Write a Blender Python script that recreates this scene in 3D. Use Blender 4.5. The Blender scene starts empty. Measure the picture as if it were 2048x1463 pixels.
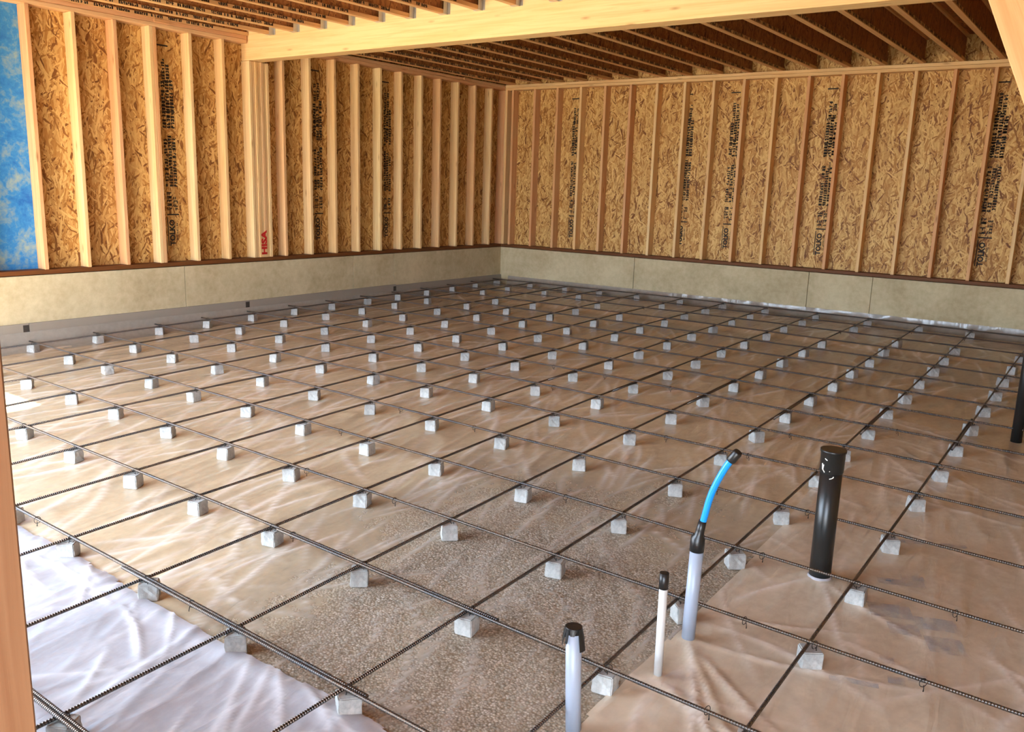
import bpy, bmesh, math, random
import numpy as np
from mathutils import Matrix, Vector

random.seed(7)
RNG = np.random.default_rng(11)
SC = bpy.context.scene
COL = SC.collection

# ------------------------------------------------------------------ camera
cam_data = bpy.data.cameras.new('camera')
cam = bpy.data.objects.new('camera', cam_data)
COL.objects.link(cam)
cam_data.sensor_fit = 'HORIZONTAL'
cam_data.sensor_width = 36.0
cam_data.lens = 1707.26 * 36.0 / 2048.0
cam_data.clip_start = 0.05
cam_data.clip_end = 300
CR = Vector((0.8080859, 0.5882392, 0.0311721))
CU = Vector((-0.1452826, 0.1477379, 0.9782977))
CF = Vector((-0.5708678, 0.7950774, -0.2048458))
CC = Vector((8.2402583, -11.0695539, 1.5270837))
cam.matrix_world = Matrix(((CR.x, CU.x, -CF.x, CC.x), (CR.y, CU.y, -CF.y, CC.y), (CR.z, CU.z, -CF.z, CC.z), (0, 0, 0, 1)))
SC.camera = cam

# ------------------------------------------------------------------ light
SC.view_settings.view_transform = 'Standard'
SC.view_settings.look = 'None'
SC.view_settings.gamma = 1.0
SC.view_settings.use_curve_mapping = False
SC.view_settings.exposure = 3.68
SC.cycles.use_denoising = True
SC.cycles.max_bounces = 10
SC.cycles.diffuse_bounces = 6
SC.cycles.glossy_bounces = 3
SC.cycles.transparent_max_bounces = 8
SC.cycles.sample_clamp_indirect = 6.0

world = bpy.data.worlds.new('sky')
SC.world = world
world.use_nodes = True
wn = world.node_tree
bg = wn.nodes['Background']
bg.inputs['Color'].default_value = (0.66, 0.81, 1.0, 1)
bg.inputs['Strength'].default_value = 1.5

SUN_EL = math.radians(39)
sd = bpy.data.lights.new('sun', 'SUN')
sd.energy = 7.0
sd.angle = math.radians(0.6)
sd.color = (1.0, 0.93, 0.80)
sun = bpy.data.objects.new('sun', sd)
COL.objects.link(sun)
sdir = Vector((-0.57 * math.cos(SUN_EL), 0.82 * math.cos(SUN_EL), -math.sin(SUN_EL)))
sun.rotation_euler = sdir.to_track_quat('-Z', 'Y').to_euler()
sun.location = (12, -25, 15)


def portal(name, x0, x1, z0, z1, y):
    l = bpy.data.lights.new(name, 'AREA')
    l.shape = 'RECTANGLE'
    l.size = x1 - x0
    l.size_y = z1 - z0
    l.cycles.is_portal = True
    o = bpy.data.objects.new(name, l)
    COL.objects.link(o)
    o.location = ((x0 + x1) / 2, y, (z0 + z1) / 2)
    o.rotation_euler = (math.radians(90), 0, 0)


# ------------------------------------------------------------------ node helpers
class NT:
    def __init__(self, name):
        self.m = bpy.data.materials.new(name)
        self.m.use_nodes = True
        self.t = self.m.node_tree
        self.t.nodes.clear()
        self.out = self.t.nodes.new('ShaderNodeOutputMaterial')

    def n(self, typ, **kw):
        nd = self.t.nodes.new('ShaderNode' + typ)
        for k, v in kw.items():
            setattr(nd, k, v)
        return nd

    def l(self, a, b):
        self.t.links.new(a, b)

    def setv(self, sock, v):
        if hasattr(v, 'is_output') or isinstance(v, bpy.types.NodeSocket):
            self.l(v, sock)
        else:
            sock.default_value = v

    def coord(self, which='Object'):
        return self.n('TexCoord').outputs[which]

    def mapping(self, vec, scale=(1, 1, 1), rot=(0, 0, 0), loc=(0, 0, 0)):
        m = self.n('Mapping')
        self.l(vec, m.inputs['Vector'])
        m.inputs['Scale'].default_value = scale
        m.inputs['Rotation'].default_value = rot
        self.setv(m.inputs['Location'], loc)
        return m.outputs['Vector']

    def noise(self, vec, scale, detail=4, rough=0.55, dist=0.0):
        n = self.n('TexNoise')
        self.l(vec, n.inputs['Vector'])
        n.inputs['Scale'].default_value = scale
        n.inputs['Detail'].default_value = detail
        n.inputs['Roughness'].default_value = rough
        n.inputs['Distortion'].default_value = dist
        return n.outputs['Fac']

    def math(self, op, a, b=0.0, clamp=False):
        m = self.n('Math', operation=op, use_clamp=clamp)
        self.setv(m.inputs[0], a)
        self.setv(m.inputs[1], b)
        return m.outputs[0]

    def mixf(self, fac, a, b):
        m = self.n('Mix', data_type='FLOAT')
        self.setv(m.inputs[0], fac)
        self.setv(m.inputs[2], a)
        self.setv(m.inputs[3], b)
        return m.outputs[0]

    def mixc(self, fac, a, b, blend='MIX'):
        m = self.n('Mix', data_type='RGBA', blend_type=blend)
        self.setv(m.inputs[0], fac)
        self.setv(m.inputs[6], a if not isinstance(a, tuple) else (*a[:3], 1))
        self.setv(m.inputs[7], b if not isinstance(b, tuple) else (*b[:3], 1))
        return m.outputs[2]

    def ramp(self, fac, stops):
        r = self.n('ValToRGB')
        self.l(fac, r.inputs['Fac'])
        e = r.color_ramp.elements
        while len(e) < len(stops):
            e.new(0.5)
        for k, (p, c) in enumerate(stops):
            e[k].position = p
            e[k].color = (*c[:3], 1) if not isinstance(c, float) else (c, c, c, 1)
        return r.outputs['Color']

    def bump(self, h, strength=0.3, dist=0.01, normal=None):
        b = self.n('Bump')
        self.l(h, b.inputs['Height'])
        b.inputs['Strength'].default_value = strength
        b.inputs['Distance'].default_value = dist
        if normal is not None:
            self.l(normal, b.inputs['Normal'])
        return b.outputs['Normal']

    def principled(self, color, rough=0.6, metal=0.0, normal=None, spec=0.5):
        p = self.n('BsdfPrincipled')
        self.setv(p.inputs['Base Color'], color if not isinstance(color, tuple) else (*color[:3], 1))
        self.setv(p.inputs['Roughness'], rough)
        p.inputs['Metallic'].default_value = metal
        p.inputs['Specular IOR Level'].default_value = spec
        if normal is not None:
            self.l(normal, p.inputs['Normal'])
        return p.outputs[0]

    def done(self, sh):
        self.l(sh, self.out.inputs['Surface'])
        return self.m


def srgb(r, g, b):
    f = lambda c: (c / 255 / 12.92) if c / 255 <= 0.04045 else ((c / 255 + 0.055) / 1.055) ** 2.4
    return (f(r), f(g), f(b))


def mat_wood(name, tones, grain=1.0, knots=True, rough=0.62):
    t = NT(name)
    oc = t.coord('Object')
    rnd = t.n('ObjectInfo').outputs['Random']
    off = t.math('MULTIPLY', rnd, 37.0)
    cmb = t.n('CombineXYZ')
    t.l(off, cmb.inputs[0]); t.l(off, cmb.inputs[1]); t.l(off, cmb.inputs[2])
    add = t.n('VectorMath', operation='ADD')
    t.l(oc, add.inputs[0]); t.l(cmb.outputs[0], add.inputs[1])
    v = add.outputs[0]
    g1 = t.noise(t.mapping(v, (0.9, 26, 26)), 1.6, 5, 0.6, 0.6)
    g2 = t.noise(t.mapping(v, (0.5, 7, 7)), 1.0, 3, 0.5, 0.4)
    base = t.ramp(rnd, tones)
    dark = t.mixc(1.0, base, (0.72, 0.55, 0.38), 'MULTIPLY')
    c = t.mixc(t.math('MULTIPLY', t.math('SUBTRACT', g1, 0.42, True), 2.2 * grain, True), base, dark)
    c = t.mixc(t.math('MULTIPLY', t.math('SUBTRACT', g2, 0.45, True), 1.6, True), c, t.mixc(1.0, base, (1.0, 0.80, 0.62), 'MULTIPLY'))
    if knots:
        vo = t.n('TexVoronoi', feature='F1')
        t.l(t.mapping(v, (2.4, 9.0, 9.0)), vo.inputs['Vector'])
        vo.inputs['Scale'].default_value = 1.0
        k = t.math('SUBTRACT', 1.0, t.math('MULTIPLY', vo.outputs['Distance'], 7.0), True)
        c = t.mixc(t.math('MULTIPLY', k, 0.75, True), c, t.mixc(1.0, base, (0.34, 0.20, 0.11), 'MULTIPLY'))
    nrm = t.bump(g1, 0.15, 0.003)
    return t.done(t.principled(c, rough, 0, nrm, 0.3))


def mat_osb(name, dark, mid, light, rough=0.6, size=1.0):
    t = NT(name)
    uv = t.coord('UV')
    rnd = t.n('ObjectInfo').outputs['Random']
    wob = t.n('TexNoise')
    t.l(uv, wob.inputs['Vector'])
    wob.inputs['Scale'].default_value = 9.0
    wob.inputs['Detail'].default_value = 2.0
    sub = t.n('VectorMath', operation='SUBTRACT')
    t.l(wob.outputs['Color'], sub.inputs[0]); sub.inputs[1].default_value = (0.5, 0.5, 0.5)
    sc = t.n('VectorMath', operation='SCALE')
    t.l(sub.outputs[0], sc.inputs[0]); sc.inputs['Scale'].default_value = 0.05
    ad = t.n('VectorMath', operation='ADD')
    t.l(uv, ad.inputs[0]); t.l(sc.outputs[0], ad.inputs[1])
    v = ad.outputs[0]
    H = None
    T = None
    for k, (ang, ln, wd) in enumerate([(86, .16, .022), (112, .14, .018), (62, .13, .024), (30, .10, .020), (140, .12, .018), (98, .18, .026), (76, .12, .014)]):
        a = math.radians(-ang)
        ln, wd = ln * 0.9, wd * 0.85
        m1 = t.mapping(v, (1, 1, 1), (0, 0, a), (k * 3.1, k * 1.7, 0))
        m2 = t.mapping(m1, (1 / (ln * size), 1 / (wd * size), 1))
        vo = t.n('TexVoronoi', feature='F1', voronoi_dimensions='2D')
        t.l(m2, vo.inputs['Vector'])
        vo.inputs['Scale'].default_value = 1.0
        sp = t.n('SeparateColor')
        t.l(vo.outputs['Color'], sp.inputs[0])
        h, tone = sp.outputs[0], sp.outputs[1]
        if H is None:
            H, T = h, tone
        else:
            g = t.math('GREATER_THAN', h, H)
            T = t.mixf(g, T, tone)
            H = t.math('MAXIMUM', H, h)
    fine = t.noise(t.mapping(uv, (60, 14, 1)), 1.5, 3)
    T2 = t.math('ADD', T, t.math('MULTIPLY', t.math('SUBTRACT', fine, 0.5), 0.35))
    c = t.ramp(T2, [(0.02, dark), (0.26, mid), (0.62, tuple(0.5 * (a + b) for a, b in zip(mid, light))), (1.0, light)])
    low = t.noise(uv, 1.3, 2)
    c = t.mixc(t.math('MULTIPLY', t.math('SUBTRACT', low, 0.4, True), 1.0, True), c, t.mixc(1.0, c, (0.86, 0.74, 0.6), 'MULTIPLY'))
    nrm = t.bump(t.math('ADD', H, t.math('MULTIPLY', fine, 0.2)), 0.5, 0.004)
    return t.done(t.principled(c, rough, 0, nrm, 0.35))


def mat_concrete(name, a, b, scale=1.0, rough=0.85, bump=0.25):
    t = NT(name)
    oc = t.coord('Object')
    rnd = t.n('ObjectInfo').outputs['Random']
    n1 = t.noise(oc, 1.6 * scale, 5, 0.6)
    n2 = t.noise(oc, 14 * scale, 6, 0.65)
    n3 = t.noise(oc, 90 * scale, 3, 0.6)
    f = t.math('ADD', t.math('MULTIPLY', n1, 0.6), t.math('MULTIPLY', n2, 0.4))
    c = t.ramp(f, [(0.36, a), (0.62, b)])
    br = t.math('ADD', 0.88, t.math('MULTIPLY', rnd, 0.2))
    cb = t.n('CombineColor')
    for i in range(3):
        t.l(br, cb.inputs[i])
    c = t.mixc(1.0, c, cb.outputs[0], 'MULTIPLY')
    nrm = t.bump(t.math('ADD', n2, t.math('MULTIPLY', n3, 0.3)), bump, 0.004)
    return t.done(t.principled(c, rough, 0, nrm, 0.25))


def mat_plain(name, col, rough=0.5, metal=0.0, var=0.15, scale=20, bump=0.0, spec=0.5):
    t = NT(name)
    oc = t.coord('Object')
    n = t.noise(oc, scale, 4)
    c = t.mixc(t.math('MULTIPLY', n, var * 2, True), col, tuple(x * (1 - var * 1.6) for x in col))
    nrm = t.bump(n, bump, 0.003) if bump else None
    return t.done(t.principled(c, rough, metal, nrm, spec))


def mat_rebar(name):
    t = NT(name)
    oc = t.coord('UV')
    w = t.n('TexWave', wave_type='BANDS', bands_direction='X')
    t.l(oc, w.inputs['Vector'])
    w.inputs['Scale'].default_value = 32.0
    w.inputs['Distortion'].default_value = 0.0
    n = t.noise(t.coord('Object'), 6, 4)
    c = t.ramp(n, [(0.35, srgb(92, 90, 90)), (0.62, srgb(112, 98, 86))])
    nrm = t.bump(w.outputs['Fac'], 0.9, 0.003)
    return t.done(t.principled(c, 0.30, 0.85, nrm, 0.5))


def mat_film(name, opac, col, clear_center=None, rough=0.2, tint=(0.97, 0.96, 0.94), crease=1.0):
    t = NT(name)
    oc = t.coord('Object')
    n1 = t.noise(oc, 0.9, 4, 0.6, 0.8)
    n2 = t.noise(t.mapping(oc, (5, 1.1, 1), (0, 0, math.radians(8))), 1.0, 3, 0.5, 0.8)
    n6 = t.noise(t.mapping(oc, (16, 4, 1), (0, 0, math.radians(14))), 1.0, 3, 0.5, 0.6)
    n3 = t.noise(oc, 22, 4)
    at = t.n('Attribute', attribute_name='crease')
    rid = at.outputs['Fac']
    op = t.math('ADD', opac, t.math('MULTIPLY', t.math('SUBTRACT', n1, 0.5), 0.35))
    op = t.math('ADD', op, t.math('MULTIPLY', t.math('SUBTRACT', n2, 0.5), 0.30))
    op = t.math('ADD', op, t.math('MULTIPLY', t.math('SUBTRACT', n3, 0.5), 0.30))
    if clear_center:
        cx, cy, rx, ry = clear_center
        mp = t.mapping(oc, (1 / rx, 1 / ry, 0), (0, 0, 0), (-cx / rx, -cy / ry, 0))
        ln = t.n('VectorMath', operation='LENGTH')
        t.l(mp, ln.inputs[0])
        dd = t.math('ADD', ln.outputs['Value'], t.math('MULTIPLY', t.math('SUBTRACT', n1, 0.5), 1.2))
        clr = t.math('SUBTRACT', 1.0, t.math('DIVIDE', t.math('SUBTRACT', dd, 0.55, True), 0.9), True)
        op = t.math('SUBTRACT', op, t.math('MULTIPLY', clr, 0.56))
    op = t.math('ADD', op, t.math('MULTIPLY', rid, 0.26 * crease))
    op = t.math('MAXIMUM', t.math('MINIMUM', op, 0.97), 0.14)
    hgt = t.math('ADD', n2, t.math('MULTIPLY', n6, 0.5))
    nrm = t.bump(hgt, 0.5, 0.022)
    c = t.mixc(n1, col, tuple(x * 0.84 for x in col))
    c = t.mixc(t.math('MULTIPLY', rid, 0.55 * crease), c, (0.88, 0.87, 0.86))
    p = t.principled(c, rough, 0, nrm, 0.6)
    tr = t.n('BsdfTransparent')
    tr.inputs[0].default_value = (*tint, 1)
    mx = t.n('MixShader')
    t.l(op, mx.inputs[0]); t.l(tr.outputs[0], mx.inputs[1]); t.l(p, mx.inputs[2])
    return t.done(mx.outputs[0])


def mat_gravel(name):
    t = NT(name)
    oc = t.coord('Object')
    vo = t.n('TexVoronoi', feature='F1')
    t.l(oc, vo.inputs['Vector']); vo.inputs['Scale'].default_value = 105
    vo2 = t.n('TexVoronoi', feature='F1')
    t.l(oc, vo2.inputs['Vector']); vo2.inputs['Scale'].default_value = 48
    sp = t.n('SeparateColor'); t.l(vo.outputs['Color'], sp.inputs[0])
    sp2 = t.n('SeparateColor'); t.l(vo2.outputs['Color'], sp2.inputs[0])
    tone = t.math('ADD', t.math('MULTIPLY', sp.outputs[0], 0.6), t.math('MULTIPLY', sp2.outputs[0], 0.4))
    c = t.ramp(tone, [(0.1, srgb(134, 130, 126)), (0.5, srgb(176, 171, 165)), (0.9, srgb(224, 220, 214))])
    edge = t.math('MULTIPLY', vo.outputs['Distance'], 1.0)
    c = t.mixc(t.math('SUBTRACT', t.math('MULTIPLY', edge, 1.7), 0.35, True), c, srgb(104, 92, 80))
    n = t.noise(oc, 0.8, 3)
    c = t.mixc(t.math('MULTIPLY', t.math('SUBTRACT', n, 0.45, True), 2.0, True), c, t.mixc(1.0, c, (0.85, 0.72, 0.6), 'MULTIPLY'))
    h = t.math('SUBTRACT', 1.0, t.math('ADD', t.math('MULTIPLY', edge, 0.7), t.math('MULTIPLY', vo2.outputs['Distance'], 0.5)))
    nrm = t.bump(h, 0.6, 0.010)
    return t.done(t.principled(c, 0.9, 0, nrm, 0.2))


def mat_blue_panel(name):
    t = NT(name)
    uv = t.coord('UV')
    n1 = t.noise(uv, 4.5, 5, 0.65, 0.6)
    n2 = t.noise(uv, 26, 4, 0.6, 0.5)
    f = t.math('ADD', t.math('MULTIPLY', n1, 0.7), t.math('MULTIPLY', n2, 0.3))
    c = t.ramp(f, [(0.36, srgb(28, 98, 168)), (0.5, srgb(52, 128, 186)), (0.66, srgb(140, 158, 150))])
    return t.done(t.principled(c, 0.55, 0, t.bump(n2, 0.4, 0.004), 0.35))


STUD_TONES = [(0.0, srgb(226, 186, 128)), (0.35, srgb(232, 200, 146)), (0.6, srgb(216, 168, 118)), (0.82, srgb(214, 162, 116)), (1.0, srgb(234, 206, 150))]
M = {}
M['stud'] = mat_wood('spruce_lumber', STUD_TONES)
M['beam'] = mat_wood('laminated_beam_wood', [(0.0, srgb(236, 200, 140)), (1.0, srgb(236, 200, 140))], 0.8)
M['flange'] = mat_wood('flange_lumber', [(0.0, srgb(214, 166, 110)), (1.0, srgb(222, 178, 120))], 1.0, False)
M['brace'] = mat_wood('brace_lumber', [(0.0, srgb(208, 158, 108)), (1.0, srgb(208, 158, 108))])
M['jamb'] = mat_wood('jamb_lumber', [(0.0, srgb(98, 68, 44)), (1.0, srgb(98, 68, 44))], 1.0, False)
M['treated'] = mat_wood('treated_lumber', [(0.0, srgb(104, 62, 28)), (1.0, srgb(112, 68, 30))], 1.0, False)
M['osb'] = mat_osb('oriented_strand_board', srgb(116, 70, 28), srgb(174, 124, 60), srgb(222, 184, 116))
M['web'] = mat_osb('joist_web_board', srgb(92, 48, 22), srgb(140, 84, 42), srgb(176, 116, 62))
M['blue'] = mat_blue_panel('blue_membrane')
M['concrete'] = mat_concrete('cast_concrete', srgb(172, 156, 120), srgb(204, 190, 154))
M['block'] = mat_concrete('block_concrete', srgb(148, 148, 144), srgb(188, 186, 180), 6.0, 0.85, 0.35)
M['gravel'] = mat_gravel('crushed_gravel')
M['dirt'] = mat_concrete('outside_gravel', srgb(150, 140, 126), srgb(186, 176, 160), 2.0)
M['film'] = mat_film('clear_poly_film', 0.82, srgb(210, 188, 154), (6.35, -8.45, 1.15, 1.6))
M['film2'] = mat_film('milky_poly_film', 0.82, srgb(214, 197, 172), None, 0.18, crease=0.8)
M['film3'] = mat_film('doubled_poly_film', 0.90, srgb(180, 178, 182), None, 0.16, crease=0.8)
M['filmup'] = mat_film('turned_up_film', 0.80, srgb(170, 160, 146), None, 0.2)
M['foam'] = mat_plain('grey_foam_board', srgb(150, 140, 126), 0.45, 0, 0.2, 5, 0.1)
M['rebar'] = mat_rebar('ribbed_steel')
M['wire'] = mat_plain('black_wire', srgb(34, 30, 28), 0.5, 0.6)
M['galv'] = mat_plain('galvanized_steel', srgb(196, 190, 178), 0.4, 0.75, 0.15, 40)
M['pvc'] = mat_plain('grey_plastic_conduit', srgb(152, 160, 174), 0.35, 0, 0.04, 8)
M['pvcw'] = mat_plain('white_plastic_pipe', srgb(196, 194, 190), 0.35, 0, 0.05, 8)
M['tape'] = mat_plain('black_tape', srgb(30, 29, 29), 0.35, 0, 0.3, 40, 0.5)
M['abs'] = mat_plain('black_drain_pipe', srgb(30, 30, 29), 0.32, 0, 0.2, 20, 0.05)
M['blue_tube'] = mat_plain('blue_water_tube', srgb(16, 140, 232), 0.3, 0, 0.05, 10)
M['ink'] = mat_plain('black_ink', srgb(40, 34, 28), 0.8)
M['red'] = mat_plain('red_paint', srgb(196, 30, 20), 0.7, 0, 0.3, 30)
M['chalk'] = mat_plain('white_chalk', srgb(236, 232, 222), 0.9)
M['print'] = mat_plain('faded_blue_print', srgb(120, 136, 150), 0.5, 0, 0.2, 8)
M['patch'] = mat_plain('dark_printed_patch', srgb(66, 58, 52), 0.6, 0, 0.4, 60)


# ------------------------------------------------------------------ mesh helpers
class MB:
    def __init__(self):
        self.v = []; self.f = []

    def box(self, x0, x1, y0, y1, z0, z1):
        b = len(self.v)
        self.v += [(x0, y0, z0), (x1, y0, z0), (x1, y1, z0), (x0, y1, z0), (x0, y0, z1), (x1, y0, z1), (x1, y1, z1), (x0, y1, z1)]
        for q in ((0, 3, 2, 1), (4, 5, 6, 7), (0, 1, 5, 4), (1, 2, 6, 5), (2, 3, 7, 6), (3, 0, 4, 7)):
            self.f.append(tuple(b + k for k in q))
        return self

    def grid(self, P):
        n, m = len(P), len(P[0])
        b = len(self.v)
        for row in P:
            self.v += [tuple(q) for q in row]
        for i in range(n - 1):
            for j in range(m - 1):
                self.f.append((b + i * m + j, b + i * m + j + 1, b + (i + 1) * m + j + 1, b + (i + 1) * m + j))
        return self

    def tube(self, pts, r, n=10, caps=True):
        pts = [Vector(p) for p in pts]
        rr = r if isinstance(r, (list, tuple)) else [r] * len(pts)
        b = len(self.v)
        prev = None
        for i, p in enumerate(pts):
            d = (pts[min(i + 1, len(pts) - 1)] - pts[max(i - 1, 0)]).normalized()
            ref = prev if prev is not None else (Vector((0, 0, 1)) if abs(d.z) < 0.9 else Vector((1, 0, 0)))
            u = (ref - d * ref.dot(d)).normalized()
            prev = u
            w = d.cross(u)
            for k in range(n):
                a = 2 * math.pi * k / n
                self.v.append(tuple(p + (u * math.cos(a) + w * math.sin(a)) * rr[i]))
        for i in range(len(pts) - 1):
            for k in range(n):
                self.f.append((b + i * n + k, b + i * n + (k + 1) % n, b + (i + 1) * n + (k + 1) % n, b + (i + 1) * n + k))
        if caps:
            self.f.append(tuple(b + k for k in range(n))[::-1])
            e = b + (len(pts) - 1) * n
            self.f.append(tuple(e + k for k in range(n)))
        return self

    def mesh(self, name, uv=True, smooth=False, bevel=0.0):
        me = bpy.data.meshes.new(name)
        me.from_pydata(self.v, [], self.f)
        if bevel:
            bm = bmesh.new(); bm.from_mesh(me)
            bmesh.ops.bevel(bm, geom=bm.edges[:], offset=bevel, segments=1, affect='EDGES')
            bm.to_mesh(me); bm.free()
        if uv:
            box_uv(me)
        if smooth:
            me.polygons.foreach_set('use_smooth', [True] * len(me.polygons))
        me.update()
        return me


def box_uv(me):
    lay = me.uv_layers.new(name='UVMap')
    vs = me.vertices
    for p in me.polygons:
        n = p.normal
        ax = max(range(3), key=lambda k: abs(n[k]))
        for li in p.loop_indices:
            c = vs[me.loops[li].vertex_index].co
            lay.data[li].uv = (c.y, c.z) if ax == 0 else ((c.x, c.z) if ax == 1 else (c.x, c.y))


def obj(name, me, mat, parent=None, loc=None, mtx=None):
    if not isinstance(me, bpy.types.Mesh):
        me = me.mesh(name)
    if mat is not None and len(me.materials) == 0:
        me.materials.append(M[mat])
    o = bpy.data.objects.new(name, me)
    COL.objects.link(o)
    if parent is not None:
        o.parent = parent
    if loc is not None:
        o.location = loc
    if mtx is not None:
        o.matrix_world = mtx
    return o


def tag(o, label, cat, group=None):
    o['label'] = label
    o['category'] = cat
    if group:
        o['group'] = group
    return o


def struct(o, label=None):
    o['kind'] = 'structure'
    if label:
        o['label'] = label
    return o


def empty(name, loc, label, cat, group=None, mtx=None):
    o = bpy.data.objects.new(name, None)
    COL.objects.link(o)
    o.empty_display_size = 0.1
    if mtx is not None:
        o.matrix_world = mtx
    else:
        o.location = loc
    return tag(o, label, cat, group)


def frame(origin, ex, ey):
    ex = Vector(ex).normalized()
    ey = Vector(ey); ey = (ey - ex * ey.dot(ex)).normalized()
    ez = ex.cross(ey)
    return Matrix(((ex.x, ey.x, ez.x, origin[0]), (ex.y, ey.y, ez.y, origin[1]), (ex.z, ey.z, ez.z, origin[2]), (0, 0, 0, 1)))


_cache = {}


def lumber_mesh(L, w, h, mat):
    """Board with its length along local X from 0 to L, width Y from 0 to w, thickness Z from 0 to h."""
    k = (round(L, 3), round(w, 4), round(h, 4), mat)
    if k not in _cache:
        me = MB().box(0, L, 0, w, 0, h).mesh('board', bevel=0.003)
        me.materials.append(M[mat])
        _cache[k] = me
    return _cache[k]


ORD = ['zeroth', 'first', 'second', 'third', 'fourth', 'fifth', 'sixth', 'seventh', 'eighth', 'ninth', 'tenth', 'eleventh', 'twelfth', 'thirteenth', 'fourteenth', 'fifteenth', 'sixteenth', 'seventeenth', 'eighteenth', 'nineteenth', 'twentieth', 'twenty-first', 'twenty-second']


def gz(x, y):
    return 0.00952886 * x + 0.01134667 * y - 0.00116869 * x * x + 0.0016296 * x * y - 0.00054033 * y * y


# ------------------------------------------------------------------ the setting
Z_CON, Z_SILL0, Z_STUD, Z_TOP, Z_PLATE = 0.585, 0.592, 0.633, 2.984, 3.062
JH = 0.302
Y_FRONT = -10.72
X_RIGHT = 10.0

# gravel floor
xs = np.linspace(-0.02, X_RIGHT, 41); ys = np.linspace(Y_FRONT, 0.02, 45)
fl = MB().grid([[(x, y, gz(x, y)) for x in xs] for y in ys])
struct(obj('floor', fl, 'gravel'), 'grey crushed gravel floor under the plastic sheet')
og = MB().box(-40, 50, -80, Y_FRONT - 0.0, -0.75, -0.45)
struct(obj('ground', og, 'dirt'), 'open gravel yard outside the garage')

# sheathing
struct(obj('wall_left', MB().box(-0.155, -0.14, -7.13, 0.155, Z_CON, 3.40), 'osb'), 'strand board sheathing of the left wall')
struct(obj('wall_back', MB().box(-0.14, X_RIGHT, 0.14, 0.155, Z_CON, 3.40), 'osb'), 'strand board sheathing of the back wall')
struct(obj('wall_right', MB().box(X_RIGHT, X_RIGHT + 0.015, Y_FRONT, 0.155, -0.5, 3.40), 'osb'))
bp = obj('blue_sheathing_panel', MB().box(-0.155, -0.14, -9.6, -7.132, Z_CON, 3.40), 'blue')
tag(bp, 'blue mottled membrane panel behind the leftmost stud of the left wall', 'panel')
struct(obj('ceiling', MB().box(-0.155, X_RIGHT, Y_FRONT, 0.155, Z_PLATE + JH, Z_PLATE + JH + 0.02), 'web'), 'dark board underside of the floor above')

# front wall pieces with the door openings
fw = MB()
fw.box(-0.155, 0.5, Y_FRONT, Y_FRONT + 0.14, -0.5, 3.36)
fw.box(0.5, 5.2, Y_FRONT, Y_FRONT + 0.14, 2.36, 3.36)
fw.box(5.2, 7.075, Y_FRONT, Y_FRONT + 0.14, -0.5, 3.36)
fw.box(7.075, 8.7, Y_FRONT, Y_FRONT + 0.14, 2.10, 3.36)
fw.box(8.7, X_RIGHT, Y_FRONT, Y_FRONT + 0.14, -0.5, 3.36)
struct(obj('wall_front', fw, 'osb'))
ov = MB().box(4.4, 14.0, Y_FRONT - 4.0, Y_FRONT - 0.001, 3.2, 3.35)  # unseen roof slab added outside to keep direct sun off the floor
struct(obj('added_sun_blocker', ov, 'web'))
portal('garage_door_daylight', 0.5, 5.2, -0.5, 2.36, Y_FRONT + 0.07)
portal('side_door_daylight', 7.23, 8.7, -0.5, 2.10, Y_FRONT + 0.07)


# concrete stem walls with thin form joints
def stem(name, along, joints, lo, hi, label):
    m = MB()
    edges = [lo] + joints + [hi]
    for a, b in zip(edges[:-1], edges[1:]):
        a2 = a + (0.004 if a != lo else 0); b2 = b - (0.004 if b != hi else 0)
        if along == 'y':
            m.box(-0.02, 0.0, a2, b2, -0.5, Z_CON)
        else:
            m.box(a2, b2, 0.0, 0.02, -0.5, Z_CON)
    if along == 'y':
        m.box(-0.20, -0.02, lo, hi, -0.5, Z_CON)
    else:
        m.box(lo, hi, 0.02, 0.20, -0.5, Z_CON)
    return struct(obj(name, m, 'concrete'), label)


stem('foundation_wall_left', 'y', [-8.13, -5.687, -3.218, -2.458], -10.58, 0.0, 'low grey concrete wall under the left stud wall')
stem('foundation_wall_back', 'x', [2.411, 4.914, 5.689, 8.13], -0.2, X_RIGHT, 'low grey concrete wall under the back stud wall')


# ------------------------------------------------------------------ sills, plates, studs
def board(name, p, ex, ey, L, w, h, mat, label, cat, group=None):
    o = obj(name, lumber_mesh(L, w, h, mat), None, mtx=frame(p, ex, ey))
    return tag(o, label, cat, group)


board('sill_plate', (-0.14, -10.5, Z_SILL0), (0, 1, 0), (1, 0, 0), 10.5, 0.142, Z_STUD - Z_SILL0, 'treated', 'brown treated sill plate along the left concrete wall', 'sill plate')
M_sill = bpy.data.objects['sill_plate']
M_sill.matrix_world = frame((0.002, -10.5, Z_SILL0), (0, 1, 0), (-1, 0, 0))
board('sill_plate', (0.003, -0.002, Z_SILL0), (1, 0, 0), (0, 1, 0), 9.9, 0.142, Z_STUD - Z_SILL0, 'treated', 'brown treated sill plate along the back concrete wall', 'sill plate')

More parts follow.
